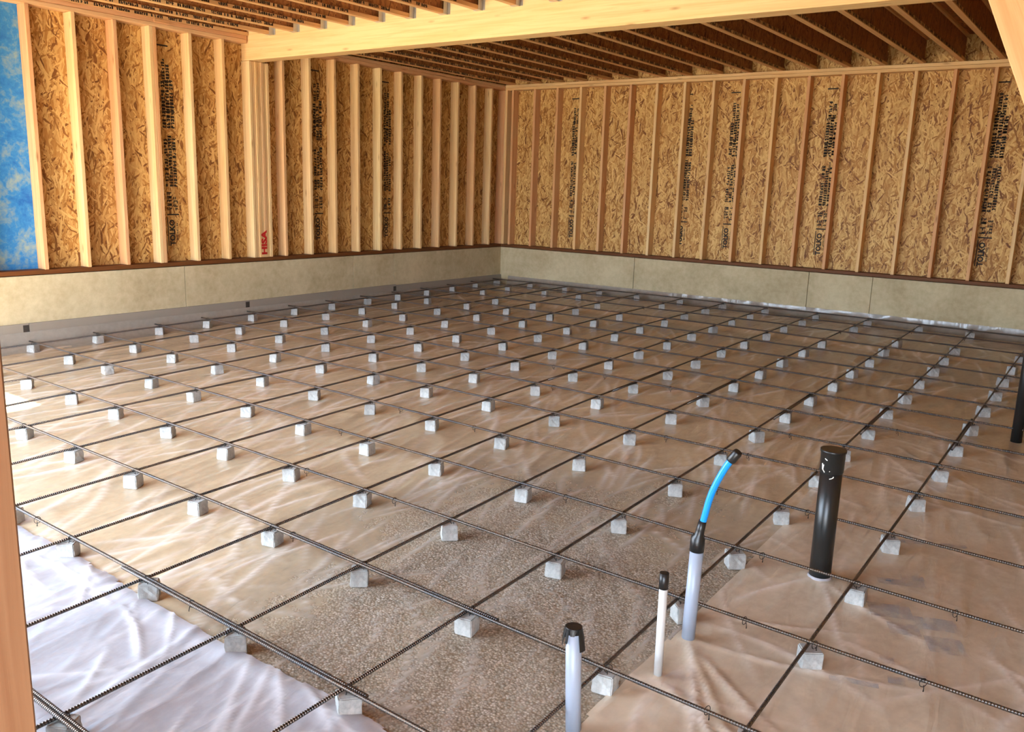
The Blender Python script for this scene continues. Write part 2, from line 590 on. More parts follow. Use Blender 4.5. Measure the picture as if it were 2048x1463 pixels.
hp = (Z_PLATE - Z_TOP) / 2
board('top_plate', (0.0, -10.5, Z_TOP), (0, 1, 0), (-1, 0, 0), 10.5 - 4.79, 0.137, hp - 0.001, 'stud', 'lower pale top plate over the left wall studs in front of the beam', 'top plate')
board('top_plate', (0.0, -10.5, Z_TOP + hp + 0.001), (0, 1, 0), (-1, 0, 0), 10.5 - 4.79, 0.137, hp - 0.001, 'stud', 'upper pale top plate on the left wall in front of the beam', 'top plate')
board('top_plate', (0.0, -4.55, Z_TOP), (0, 1, 0), (-1, 0, 0), 4.55, 0.137, hp - 0.001, 'stud', 'lower top plate over the left wall studs behind the beam', 'top plate')
board('top_plate', (0.0, -4.55, Z_TOP + hp + 0.001), (0, 1, 0), (-1, 0, 0), 4.55, 0.137, hp - 0.001, 'stud', 'upper top plate on the left wall behind the beam', 'top plate')
board('top_plate', (0.002, 0.0, Z_TOP), (1, 0, 0), (0, 1, 0), 9.9, 0.137, hp - 0.001, 'stud', 'lower top plate over the back wall studs', 'top plate')
board('top_plate', (0.002, 0.0, Z_TOP + hp + 0.001), (1, 0, 0), (0, 1, 0), 9.9, 0.137, hp - 0.001, 'stud', 'upper top plate on the back wall under the joists', 'top plate')

SL = Z_TOP - Z_STUD - 0.002
ZS = Z_STUD + 0.001


def stud_left(y, label, group, dy=0.038):
    # inner edge at x = 0, back at x = -0.14; y is the edge nearest the back wall
    return board('wall_stud', (0.0, y, ZS), (0, 0, 1), (-1, 0, 0), SL, 0.139, -dy, 'stud', label, 'stud', group)


def stud_back(x, label, group):
    return board('wall_stud', (x, 0.0, ZS), (0, 0, 1), (0, 1, 0), SL, 0.139, 0.038, 'stud', label, 'stud', group)


GL, GB = 'studs of the left wall', 'studs of the back wall'
left_front = [-5.120, -5.518, -5.918, -6.331, -6.735, -7.144, -7.640]
for k, y in enumerate(left_front):
    if k == 2:
        stud_left(y, 'left wall stud third to the left of the beam post, right of a pair', GL)
        stud_left(y - 0.040, 'left stud of the doubled pair nearest the Tolko stamp on left wall'.replace('Tolko ', 'black '), GL)
        continue
    stud_left(y, 'pale left wall stud, ' + ORD[k + 1] + ' to the left of the built-up beam post', GL)
left_back = [-4.318, -3.921, -3.523, -3.126, -2.728, -2.332, -1.932, -1.539, -1.144, -0.745, -0.340]
stud_objs = {}
for k, y in enumerate(left_back):
    stud_objs[k] = stud_left(y, 'left wall stud, ' + ORD[k + 1] + ' to the right of the beam post', GL)
stud_left(-0.002, 'left wall stud tight in the dark back corner', GL)
back_x = [0.165, 0.572, 0.980, 1.387, 1.795, 2.205, 2.615, 3.029, 3.444, 3.858, 4.278, 4.691, 5.099, 5.506, 5.917, 6.327, 6.736, 7.140]
stud_back(0.004, 'left stud of the pair in the corner of the back wall', GB)
stud_back(0.046, 'right stud of the pair in the corner of the back wall', GB)
for k, x in enumerate(back_x):
    stud_back(x, 'back wall stud, ' + ORD[k + 1] + ' to the right of the corner pair', GB)

# built-up post under the beam: seven laminated studs as parts of one thing
post = empty('beam_post', (0, -4.64, ZS), 'built-up post of stacked studs carrying the beam at the left wall', 'post')
PZ = 2.808 - ZS - 0.002
cols_ = 7
for k in range(cols_):
    y = -4.772 + k * 0.0385
    o = bpy.data.objects.new('post_ply', lumber_mesh(PZ, 0.139, 0.037, 'stud'))
    COL.objects.link(o)
    o.parent = post
    dx = [0.0, -0.006, 0.002, -0.004, 0.0, -0.008, -0.002][k]
    o.matrix_local = frame((dx, y + 4.64 + 0.037, 0), (0, 0, 1), (-1, 0, 0)) @ Matrix.Translation((0, 0, 0.0))
    o.matrix_local = frame((dx, y + 4.64, 0), (0, 0, 1), (-1, 0, 0)) @ Matrix.Rotation(0, 4, 'X')
    # thickness grows toward -y with this frame: shift one ply
    o.matrix_local = frame((dx, y + 4.64 + 0.037, 0), (0, 0, 1), (-1, 0, 0))
    if True:
        me = o.data


# ------------------------------------------------------------------ writing
def text_mesh(txt, size, bold=0.0):
    cu = bpy.data.curves.new('lettering', 'FONT')
    cu.body = txt
    cu.size = size
    cu.resolution_u = 2
    cu.offset = bold
    to = bpy.data.objects.new('lettering', cu)
    COL.objects.link(to)
    dg = bpy.context.evaluated_depsgraph_get()
    me = bpy.data.meshes.new_from_object(to.evaluated_get(dg))
    COL.objects.unlink(to)
    bpy.data.objects.remove(to)
    return me


def add_mesh(mb, me, mtx):
    b = len(mb.v)
    for v in me.vertices:
        mb.v.append(tuple(mtx @ v.co))
    for p in me.polygons:
        mb.f.append(tuple(b + i for i in p.vertices))


def rect2(mb, x0, x1, y0, y1):
    b = len(mb.v)
    mb.v += [(x0, y0, 0), (x1, y0, 0), (x1, y1, 0), (x0, y1, 0)]
    mb.f.append((b, b + 1, b + 2, b + 3))


def scribble(mb, x, y, h, n, rs, bold=0.22):
    """A row of n small illegible glyphs of height h starting at x, y; returns the end x."""
    for _ in range(n):
        if rs.random() < 0.12:
            x += h * 0.5
            continue
        w = h * rs.uniform(0.45, 0.7)
        s = h * bold
        for q in rs.sample(range(6), rs.choice([2, 3, 4])):
            if q == 0: rect2(mb, x, x + s, y, y + h)
            if q == 1: rect2(mb, x + w - s, x + w, y, y + h)
            if q == 2: rect2(mb, x, x + w, y, y + s)
            if q == 3: rect2(mb, x, x + w, y + h - s, y + h)
            if q == 4: rect2(mb, x, x + w, y + h * .4, y + h * .4 + s)
            if q == 5: rect2(mb, x + w * .4, x + w * .4 + s, y, y + h * .6)
        x += w + h * 0.2
    return x


TOLKO = text_mesh('TOLKO', 0.085, 0.004)


def panel_stamp(seed):
    """Sheet marking laid out with reading direction along +X (upwards on the wall)."""
    rs = random.Random(seed)
    mb = MB()
    add_mesh(mb, TOLKO, Matrix.Translation((0.0, 0.0, 0)) @ Matrix.Diagonal((0.95, 1.0, 1, 1)))
    rect2(mb, 0.0, 0.30, 0.072, 0.082)
    scribble(mb, 0.06, -0.04, 0.02, 12, rs)
    rect2(mb, 0.32, 0.335, -0.06, 0.08)
    x = scribble(mb, 0.37, 0.02, 0.055, 5, rs)
    scribble(mb, 0.37, -0.05, 0.05, 5, rs)
    x = 0.62
    for r in range(3):
        scribble(mb, x, 0.04 - r * 0.048, 0.040, 17, rs, 0.3)
    scribble(mb, 1.02, -0.02, 0.022, 8, rs)
    x = 1.22
    for r in range(3):
        scribble(mb, x, 0.04 - r * 0.048, 0.042, 15, rs, 0.34)
    rect2(mb, 1.38, 1.392, -0.065, 0.085)
    rect2(mb, 1.43, 1.442, -0.065, 0.085)
    for r in range(2):
        scribble(mb, 1.68, 0.03 - r * 0.05, 0.038, 8, rs, 0.3)
    rect2(mb, 2.03, 2.045, -0.02, 0.11)
    return mb


def stamp_left(y, seed):
    mtx = frame((-0.1385, y, 0.80), (0, 0, 1), (0, -1, 0))
    o = obj('printed_stamp', panel_stamp(seed), 'ink', bpy.data.objects['wall_left'])
    o.matrix_local = mtx
    o['label'] = 'black printed sheet stamp'


def stamp_back(x, seed):
    mtx = frame((x, 0.1385, 0.80), (0, 0, 1), (-1, 0, 0))
    o = obj('printed_stamp', panel_stamp(seed), 'ink', bpy.data.objects['wall_back'])
    o.matrix_local = mtx
    o['label'] = 'black printed sheet stamp'


for k, y in enumerate([-5.69, -3.66, -2.44]):
    stamp_left(y, 10 + k)
for k, x in enumerate([0.095, 1.25, 3.06, 3.73, 4.98, 6.83]):
    stamp_back(x, 30 + k)

# red stencils
tp = [o for o in bpy.data.objects if o.name.startswith('top_plate')]
mb = MB(); add_mesh(mb, text_mesh('MLAC', 0.105, 0.006), Matrix.Diagonal((1.35, 1.0, 1, 1)))
o = obj('red_stencil', mb, 'red', tp[0])
o.matrix_world = frame((0.0015, -7.13, 2.987), (0, 1, 0), (0, 0, 1))
o.parent = tp[0]; o.matrix_parent_inverse = tp[0].matrix_world.inverted()
o['label'] = 'red stencilled letters on the plate edge'
mb = MB(); add_mesh(mb, text_mesh('HISA', 0.10, 0.005), Matrix.Diagonal((1.3, 1.0, 1, 1)))
ply = [c for c in post.children][3]
o = obj('red_stencil', mb, 'red', post)
o.matrix_local = frame((0.0045, 0.04, 0.03), (0, 0, 1), (0, -1, 0))
o['label'] = 'red stencilled letters'
for par, p, ex, ey, L in ((tp[2], (0.0015, -2.36, 3.0), (0, 1, 0), (0, 0, 1), 0.2), (stud_objs[10], (0.0015, -0.352, 2.42), (0, 0, 1), (0, -1, 0), 0.30)):
    mb = MB(); rs = random.Random(5)
    scribble(mb, 0, 0, 0.028, int(L / 0.022), rs, 0.35)
    o = obj('red_stencil', mb, 'red', par)
    o.matrix_world = frame(p, ex, ey)
    o.matrix_parent_inverse = par.matrix_world.inverted()

# ------------------------------------------------------------------ beam and joists
BX0, BX1 = 0.004, 9.9
Y_BF, Y_BB = -4.765, -4.585
beam = board('ceiling_beam', (-0.138, Y_BF, 2.81), (1, 0, 0), (0, 1, 0), 10.1, Y_BB - Y_BF, Z_PLATE + JH - 2.811, 'beam', 'pale laminated ceiling beam crossing the room from the left wall post', 'beam')

_jm = {}


def joist_meshes(L):
    L = round(L, 3)
    if L not in _jm:
        fwid, fh = 0.058, 0.036
        a = MB().box(0, L, -fwid / 2, fwid / 2, 0, fh).mesh('flange', bevel=0.002); a.materials.append(M['flange'])
        b = MB().box(0, L, -fwid / 2, fwid / 2, JH - fh, JH).mesh('flange', bevel=0.002); b.materials.append(M['flange'])
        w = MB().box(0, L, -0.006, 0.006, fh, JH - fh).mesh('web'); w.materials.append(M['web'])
        _jm[L] = (a, b, w)
    return _jm[L]


_prints = []
for s in range(4):
    mb = MB(); rs = random.Random(100 + s)
    x = 0.25
    while x < 3.9:
        n = rs.choice([5, 6, 7, 8, 9])
        x = scribble(mb, x, 0.005, 0.026, n, rs, 0.38) + rs.choice([0.02, 0.03, 0.05])
    me = mb.mesh('joist_print'); me.materials.append(M['ink'])
    _prints.append(me)


def joist(x, y0, y1, z, label, group, seed):
    """I-joist along Y, bottom at z; local X runs from y0 to y1."""
    L = abs(y1 - y0) - 0.004
    sgn = 1 if y1 > y0 else -1
    mtx = frame((x, y0 + 0.002 * sgn, z), (0, sgn, 0), (-sgn, 0, 0))
    r = empty('ceiling_joist', None, label, 'joist', group, mtx)
    a, b, w = joist_meshes(L)
    for nm, me in (('bottom_flange', a), ('top_flange', b), ('web', w)):
        o = bpy.data.objects.new(nm, me); COL.objects.link(o); o.parent = r
    p = bpy.data.objects.new('printed_marking', _prints[seed % 4]); COL.objects.link(p); p.parent = r
    # on the +x side of the bottom flange, reading along the joist
    inv = Matrix.Translation((0, 0, 0))
    if sgn > 0:
        p.matrix_local = frame((0, -0.0302, 0.003), (1, 0, 0), (0, 0, 1))
    else:
        p.matrix_local = frame((min(L, 4.3), 0.0302, 0.003), (-1, 0, 0), (0, 0, 1))
    return r


GJF, GJB = 'I-joists in front of the beam', 'I-joists behind the beam'
joist(-0.02, Y_BF - 0.01, -10.55, Z_PLATE + 0.001, 'I-joist lying on the left wall top plate in front of the beam', GJF, 0)
front_x = [0.395, 0.786, 1.205, 1.610, 2.022, 2.421, 2.837, 3.237, 3.646, 4.046, 4.455, 4.86, 5.27]
galv = None
for k, x in enumerate(front_x):
    joist(x, Y_BF - 0.004, -10.55, 3.046, 'I-joist on the front of the beam, ' + ORD[k + 1] + ' hanger from the left wall', GJF, k)
for k, x in enumerate([6.08, 6.89, 7.40]):
    joist(x, Y_BF - 0.004, -10.55, 3.046, 'I-joist above the camera on the beam front, ' + ['near the middle', 'right of middle', 'holding the leaning brace'][k], GJF, k)

hm = MB()
ht = 0.0015
hm.box(-0.034, 0.034, -0.06, 0.0, -ht, 0.0)
hm.box(-0.034, -0.031, -0.06, 0.0, 0.0, 0.20)
hm.box(0.031, 0.034, -0.06, 0.0, 0.0, 0.20)
hme = hm.mesh('hanger_seat'); hme.materials.append(M['galv'])
hf = MB().box(-0.062, -0.0345, -0.0015, 0.0, 0.0, 0.22).box(0.0345, 0.062, -0.0015, 0.0, 0.0, 0.22)
hfe = hf.mesh('hanger_flange'); hfe.materials.append(M['galv'])
for k, x in enumerate(front_x):
    r = empty('joist_hanger', (x, Y_BF - 0.0005, 3.0450), 'galvanized joist hanger on the beam front, ' + ORD[k + 1] + ' from the left wall', 'joist hanger', 'joist hangers on the beam')
    for nm, me in (('seat', hme), ('nailing_flange', hfe)):
        o = bpy.data.objects.new(nm, me); COL.objects.link(o); o.parent = r

rear_x = [0.104, 0.598, 0.992, 1.398, 1.815, 2.227, 2.654, 3.045, 3.485, 3.885, 4.302, 4.707, 5.119, 5.528, 5.941, 6.359, 6.765, 7.17]
for k, x in enumerate(rear_x):
    joist(x, 0.10, Y_BB + 0.002, Z_PLATE + 0.001, 'I-joist behind the beam on the back wall plate, ' + ORD[k + 1] + ' from the left wall', GJB, k)
rb = obj('rim_board', MB().box(-0.10, 9.9, 0.103, 0.138, Z_PLATE + 0.001, Z_PLATE + JH - 0.002), 'osb')
tag(rb, 'strand rim board on the back wall plate closing the joist ends', 'rim board')
rb = obj('rim_board', MB().box(-0.137, -0.102, -4.57, 0.10, Z_PLATE + 0.001, Z_PLATE + JH - 0.002), 'osb')
tag(rb, 'rim board on the left wall plate behind the beam', 'rim board')
rb = obj('rim_board', MB().box(-0.137, -0.102, -10.5, -4.79, Z_PLATE + 0.001, Z_PLATE + JH - 0.002), 'osb')
tag(rb, 'rim board on the left wall plate in front of the beam', 'rim board')
for k, (y, lb) in enumerate([(-5.90, 'small pale wood block on the left wall plate in front of the beam'), (-2.20, 'small pale wood block on the plate behind the beam, nearer the beam'), (-1.02, 'small pale wood block on the plate behind the beam, nearer the corner')]):
    board('wood_block', (0.012, y, Z_PLATE + 0.001), (0, 1, 0), (-1, 0, 0), 0.17, 0.022 if k == 0 else 0.04, -0.034, 'brace', lb, 'wood block', 'wood blocks on the left wall plate')

# ------------------------------------------------------------------ jamb post and leaning brace near the camera
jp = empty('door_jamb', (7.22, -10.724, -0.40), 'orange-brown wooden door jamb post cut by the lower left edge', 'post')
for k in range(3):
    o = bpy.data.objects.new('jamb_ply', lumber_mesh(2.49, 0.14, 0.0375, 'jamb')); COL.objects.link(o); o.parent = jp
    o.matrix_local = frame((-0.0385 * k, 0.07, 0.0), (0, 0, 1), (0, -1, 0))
bd = Vector((0.129, 0.016, -0.297)).normalized()
btop = Vector((7.785, -8.103, 2.106)) - bd * (3.032 - 2.106) / -bd.z
blen = (3.032 + 0.195) / -bd.z
view = (Vector((7.9, -8.05, 1.9)) - CC).normalized()
side = bd.cross(view).normalized()
if side.dot(CR) < 0:
    side = -side
br = board('leaning_brace', btop, bd, side, blen, 0.14, 0.038, 'brace', 'bright knotty lumber brace leaning across the upper right corner', 'brace')

# ------------------------------------------------------------------ plastic film on the floor
def vnoise(x, y, seed):
    r = np.random.default_rng(seed)
    N = 256
    t = r.random((N, N))
    xi = np.floor(x).astype(int); yi = np.floor(y).astype(int)
    fx = x - xi; fy = y - yi
    fx = fx * fx * (3 - 2 * fx); fy = fy * fy * (3 - 2 * fy)
    a = t[xi % N, yi % N]; b = t[(xi + 1) % N, yi % N]
    c = t[xi % N, (yi + 1) % N]; d = t[(xi + 1) % N, (yi + 1) % N]
    return (a * (1 - fx) + b * fx) * (1 - fy) + (c * (1 - fx) + d * fx) * fy


ABAR = [[0.096, 0.101, 0.107, 0.112, 0.117, 0.123, 0.139, 0.152, 0.163, 0.171, 0.176, 0.179, 0.179, 0.176, 0.17, 0.162, 0.151, 0.139], [0.869, 0.859, 0.848, 0.838, 0.828, 0.814, 0.783, 0.757, 0.737, 0.722, 0.713, 0.709, 0.71, 0.717, 0.729, 0.746, 0.769, 0.794], [1.409, 1.408, 1.407, 1.406, 1.404, 1.401, 1.398, 1.397, 1.396, 1.397, 1.398, 1.4, 1.403, 1.407, 1.411, 1.417, 1.423, 1.429], [2.075, 2.074, 2.073, 2.072, 2.071, 2.068, 2.065, 2.061, 2.057, 2.053, 2.048, 2.043, 2.037, 2.031, 2.025, 2.018, 2.011, 2.004], [2.623, 2.628, 2.634, 2.642, 2.659, 2.673, 2.684, 2.692, 2.697, 2.699, 2.698, 2.694, 2.687, 2.677, 2.664, 2.648, 2.629, 2.613], [3.286, 3.287, 3.287, 3.289, 3.291, 3.293, 3.295, 3.296, 3.297, 3.298, 3.299, 3.299, 3.299, 3.298, 3.297, 3.296, 3.294, 3.293], [3.925, 3.922, 3.92, 3.917, 3.909, 3.903, 3.898, 3.893, 3.89, 3.887, 3.886, 3.885, 3.885, 3.887, 3.889, 3.892, 3.896, 3.9], [4.491, 4.492, 4.493, 4.496, 4.498, 4.5, 4.501, 4.502, 4.503, 4.503, 4.503, 4.503, 4.502, 4.501, 4.5, 4.498, 4.496, 4.493], [5.106, 5.103, 5.1, 5.093, 5.088, 5.084, 5.082, 5.08, 5.081, 5.082, 5.085, 5.089, 5.095, 5.101, 5.11, 5.119, 5.13, 5.139], [5.719, 5.715, 5.708, 5.702, 5.698, 5.694, 5.692, 5.691, 5.691, 5.693, 5.696, 5.7, 5.705, 5.711, 5.719, 5.727, 5.737, 5.746], [6.301, 6.303, 6.307, 6.313, 6.319, 6.324, 6.328, 6.331, 6.334, 6.336, 6.337, 6.337, 6.337, 6.335, 6.333, 6.331, 6.327, 6.323], [6.935, 6.935, 6.934, 6.933, 6.93, 6.928, 6.924, 6.921, 6.917, 6.913, 6.908, 6.903, 6.897, 6.892, 6.886, 6.879, 6.872, 6.866], [7.469, 7.469, 7.469, 7.469, 7.469, 7.469, 7.469, 7.469, 7.469, 7.469, 7.469, 7.469, 7.469, 7.469, 7.469, 7.469, 7.469, 7.469]]
BBAR = [[-0.272, -0.272, -0.272, -0.272, -0.272, -0.272, -0.272, -0.272, -0.272, -0.272, -0.272, -0.272, -0.272, -0.272, -0.272, -0.272, -0.272, -0.272], [-0.83, -0.83, -0.83, -0.83, -0.83, -0.83, -0.83, -0.83, -0.83, -0.83, -0.83, -0.83, -0.83, -0.83, -0.83, -0.83, -0.83, -0.83], [-1.393, -1.393, -1.393, -1.393, -1.393, -1.393, -1.393, -1.393, -1.393, -1.393, -1.393, -1.393, -1.393, -1.393, -1.393, -1.393, -1.393, -1.393], [-1.976, -1.976, -1.976, -1.976, -1.976, -1.976, -1.976, -1.976, -1.976, -1.976, -1.976, -1.976, -1.976, -1.976, -1.976, -1.976, -1.976, -1.976], [-2.566, -2.566, -2.566, -2.566, -2.566, -2.566, -2.566, -2.566, -2.566, -2.566, -2.566, -2.566, -2.566, -2.566, -2.566, -2.566, -2.566, -2.566], [-3.155, -3.155, -3.155, -3.155, -3.155, -3.155, -3.155, -3.155, -3.155, -3.155, -3.155, -3.155, -3.155, -3.155, -3.155, -3.155, -3.155, -3.155], [-3.757, -3.757, -3.757, -3.757, -3.757, -3.757, -3.757, -3.757, -3.757, -3.757, -3.757, -3.757, -3.757, -3.757, -3.757, -3.757, -3.757, -3.757], [-4.346, -4.346, -4.346, -4.346, -4.346, -4.346, -4.346, -4.346, -4.346, -4.346, -4.346, -4.346, -4.346, -4.346, -4.346, -4.346, -4.346, -4.346], [-4.945, -4.945, -4.945, -4.945, -4.945, -4.945, -4.945, -4.945, -4.945, -4.945, -4.945, -4.945, -4.945, -4.945, -4.945, -4.945, -4.945, -4.945], [-5.545, -5.547, -5.548, -5.549, -5.549, -5.549, -5.548, -5.546, -5.544, -5.541, -5.537, -5.533, -5.529, -5.526, -5.525, -5.523, -5.522, -5.52], [-6.1, -6.114, -6.127, -6.137, -6.144, -6.15, -6.152, -6.152, -6.15, -6.145, -6.138, -6.128, -6.115, -6.109, -6.105, -6.101, -6.097, -6.093], [-6.76, -6.763, -6.766, -6.768, -6.77, -6.771, -6.772, -6.772, -6.772, -6.771, -6.769, -6.767, -6.765, -6.761, -6.758, -6.755, -6.754, -6.753], [-7.369, -7.373, -7.377, -7.38, -7.383, -7.386, -7.389, -7.391, -7.393, -7.395, -7.396, -7.397, -7.398, -7.398, -7.398, -7.398, -7.398, -7.398], [-8.003, -8.004, -8.005, -8.006, -8.008, -8.009, -8.01, -8.01, -8.01, -8.01, -8.009, -8.007, -8.005, -8.002, -7.999, -7.997, -7.996, -7.995], [-8.626, -8.625, -8.624, -8.623, -8.622, -8.62, -8.617, -8.614, -8.612, -8.611, -8.611, -8.612, -8.614, -8.617, -8.621, -8.623, -8.625, -8.626], [-9.267, -9.267, -9.267, -9.267, -9.267, -9.267, -9.267, -9.267, -9.267, -9.267, -9.267, -9.267, -9.267, -9.267, -9.267, -9.267, -9.267, -9.267], [-9.925, -9.925, -9.925, -9.925, -9.925, -9.925, -9.925, -9.925, -9.925, -9.925, -9.925, -9.925, -9.925, -9.925, -9.925, -9.925, -9.925, -9.925]]
AS = np.linspace(-10.3, -0.13, 18)
BS = np.linspace(0.06, 8.8, 18)


def ax(i, y):
    return float(np.interp(y, AS, ABAR[i - 1]))


def by(j, x):
    return float(np.interp(x, BS, BBAR[j - 1]))


CROSS = {}
for i in range(1, 14):
    for j in range(1, 18):
        y = -0.6 * j
        for _ in range(5):
            x = ax(i, y); y = by(j, x)
        CROSS[(i, j)] = (x, y)
CX = np.array(list(CROSS.values()))


def wrinkle(X, Y, amp, seed):
    ang = math.radians(97)
    wx = X + 0.25 * (vnoise(X * 0.9, Y * 0.9, seed + 1) - 0.5)
    wy = Y + 0.25 * (vnoise(X * 0.9 + 9, Y * 0.9, seed + 2) - 0.5)
    U = wx * math.cos(ang) + wy * math.sin(ang)
    V = -wx * math.sin(ang) + wy * math.cos(ang)
    n1 = vnoise(U * 0.9 + 50, V * 5.0 + 50, seed + 3)
    n2 = vnoise(U * 1.6 + 80, V * 11.0 + 80, seed + 4)
    r1 = (1 - np.abs(2 * n1 - 1)) ** 4
    r2 = (1 - np.abs(2 * n2 - 1)) ** 4
    mask = np.clip(vnoise(X * 0.7 + 20, Y * 0.7 + 20, seed + 5) * 2.2 - 0.5, 0, 1)
    return amp * ((r1 * 0.7 + r2 * 0.35) * mask + 0.35 * vnoise(X * 3 + 30, Y * 3 + 30, seed + 6))


def make_creases(n, seed, x0, x1, y0, y1, ang0, spread, hmax):
    r = random.Random(seed)
    out = []
    for _ in range(n):
        x = r.uniform(x0, x1); y = r.uniform(y0, y1)
        a = math.radians(r.gauss(ang0, spread))
        L = r.uniform(0.25, 1.0) * (1.7 if r.random() < 0.25 else 1.0)
        k = r.gauss(0, 0.28)
        pts = []
        m = 12
        for _q in range(m):
            pts.append((x, y))
            x += math.cos(a) * L / m; y += math.sin(a) * L / m
            a += k * L / m + r.gauss(0, 0.05)
        out.append((pts, r.uniform(0.35, 1.0) ** 1.5 * hmax, r.uniform(0.008, 0.015)))
    return out


CREASES = (make_creases(760, 5, 0.3, 7.0, -10.3, -4.5, 100, 20, 0.008) + make_creases(240, 6, 0.3, 9.8, -5.0, -0.4, 100, 25, 0.008)
           + make_creases(60, 8, 5.0, 7.2, -10.0, -7.0, 120, 30, 0.008))
CREASES_L = make_creases(70, 15, 3.2, 7.0, -10.4, -9.3, 100, 35, 0.009) + make_creases(14, 16, 4.2, 6.4, -9.7, -9.32, 150, 14, 0.013)
CREASES_R = make_creases(130, 17, 7.0, 9.6, -10.0, -4.6, 120, 40, 0.006)


def fold(x0, y0, x1, y1, h, w, bend=0.04):
    P = []
    for q in range(13):
        u = q / 12
        P.append((x0 + (x1 - x0) * u + bend * math.sin(math.pi * u) * (y1 - y0), y0 + (y1 - y0) * u - bend * math.sin(math.pi * u) * (x1 - x0)))
    return (P, h, w)


CREASES_R += [fold(7.04, -8.15, 7.52, -8.85, 0.016, 0.010), fold(7.05, -8.16, 7.38, -8.95, 0.012, 0.009, -0.03), fold(7.06, -8.15, 7.75, -8.60, 0.010, 0.009),
              fold(7.06, -8.46, 7.60, -8.70, 0.010, 0.008), fold(7.05, -8.46, 7.25, -9.1, 0.009, 0.009), fold(7.03, -8.14, 7.9, -7.9, 0.008, 0.009),
              fold(7.28, -7.29, 7.05, -7.75, 0.008, 0.009), fold(7.28, -7.29, 7.9, -7.6, 0.007, 0.009), fold(7.0, -7.9, 7.6, -7.65, 0.007, 0.008), fold(7.1, -5.0, 7.75, -5.6, 0.008, 0.01)]


def crease_field(X, Y, lst):
    xs, ys = X[0, :], Y[:, 0]
    F = np.zeros(X.shape)
    H = np.zeros(X.shape)
    for pts, h, w in lst:
        P = np.array(pts)
        a = np.searchsorted(xs, P[:, 0].min() - 0.06); b = np.searchsorted(xs, P[:, 0].max() + 0.06)
        c = np.searchsorted(ys, P[:, 1].min() - 0.06); d = np.searchsorted(ys, P[:, 1].max() + 0.06)
        if b - a < 2 or d - c < 2:
            continue
        GX, GY = X[c:d, a:b], Y[c:d, a:b]
        best = np.zeros(GX.shape)
        n = len(P) - 1
        for k in range(n):
            (xa, ya), (xb, yb) = P[k], P[k + 1]
            dx, dy = xb - xa, yb - ya
            L2 = dx * dx + dy * dy
            tt = np.clip(((GX - xa) * dx + (GY - ya) * dy) / L2, 0, 1)
            dd = np.hypot(GX - xa - tt * dx, GY - ya - tt * dy)
            env = np.sin(np.pi * np.clip((k + tt) / n, 0.02, 0.98)) ** 0.7
            best = np.maximum(best, env * np.exp(-(dd / w)))
        H[c:d, a:b] = np.maximum(H[c:d, a:b], best * h)
        F[c:d, a:b] = np.maximum(F[c:d, a:b], best * min(1.0, h / 0.005))
    return H, F


def film_z(X, Y, amp=0.012, lift=0.002):
    z = wrinkle(X, Y, amp * 1.5, 40)
    # blocks press the film flat
    D = np.full(X.shape, 9.0)
    for (cx, cy) in CX:
        D = np.minimum(D, (X - cx) ** 2 + (Y - cy) ** 2)
    z = z * (1 - np.exp(-D / 0.008))
    ridge = np.exp(-((Y + 1.62 + 0.05 * np.sin(X * 1.3)) / 0.09) ** 2) * np.clip((X - 1.2) * 2, 0, 1) * 0.035
    z = z + ridge * (1 - np.exp(-D / 0.01))
    if X.shape[0] > 8:
        z = z + crease_field(X, Y, CREASES)[0] * (1 - np.exp(-D / 0.004))
    return gz(X, Y) + lift + z


def grid_mesh(name, xs, ys, zf, keep=None, creases=None):
    X, Y = np.meshgrid(xs, ys)
    Zv = zf(X, Y)
    att = crease_field(X, Y, creases)[1].ravel() if creases else None
    nx, ny = len(xs), len(ys)
    V = np.stack([X.ravel(), Y.ravel(), Zv.ravel()], -1)
    idx = np.arange(nx * ny).reshape(ny, nx)
    F = np.stack([idx[:-1, :-1].ravel(), idx[:-1, 1:].ravel(), idx[1:, 1:].ravel(), idx[1:, :-1].ravel()], -1)
    if keep is not None:
        cx = V[F].mean(1)
        F = F[keep(cx[:, 0], cx[:, 1])]
        used = np.unique(F)
        mp = np.full(len(V), -1); mp[used] = np.arange(len(used))
        V = V[used]; F = mp[F]
        att = att[used] if att is not None else None
    me = bpy.data.meshes.new(name)
    me.vertices.add(len(V)); me.vertices.foreach_set('co', V.astype(np.float32).ravel())
    me.loops.add(len(F) * 4); me.loops.foreach_set('vertex_index', F.astype(np.int32).ravel())
    me.polygons.add(len(F)); me.polygons.foreach_set('loop_start', np.arange(0, len(F) * 4, 4, dtype=np.int32))
    me.polygons.foreach_set('use_smooth', np.ones(len(F), dtype=bool))
    if att is not None:
        at_ = me.attributes.new('crease', 'FLOAT', 'POINT')
        at_.data.foreach_set('value', att.astype(np.float32))
    me.update()
    return me


fx_ = np.arange(0.03, 9.95, 0.0125); fy_ = np.arange(-10.5, -0.02, 0.03)
film = tag(obj('vapour_barrier', grid_mesh('vapour_barrier', fx_, fy_, film_z, None, CREASES), 'film'), 'clear wrinkled plastic sheet covering the whole gravel floor', 'plastic sheet')


def edge_wave(t, seed, a=0.03):
    return a * (vnoise(t * 2.2, t * 0 + 0.5, seed) - 0.5) * 2 + a * 0.4 * (vnoise(t * 9, t * 0 + 3.5, seed) - 0.5)


def over_left(X, Y):
    z = film_z(X, Y, 0.012, 0.006) + wrinkle(X, Y, 0.010, 140)
    z = z + crease_field(X, Y, CREASES_L)[0]
    e = np.exp(-((Y + 9.32) / 0.05) ** 2)
    return z + e * 0.010


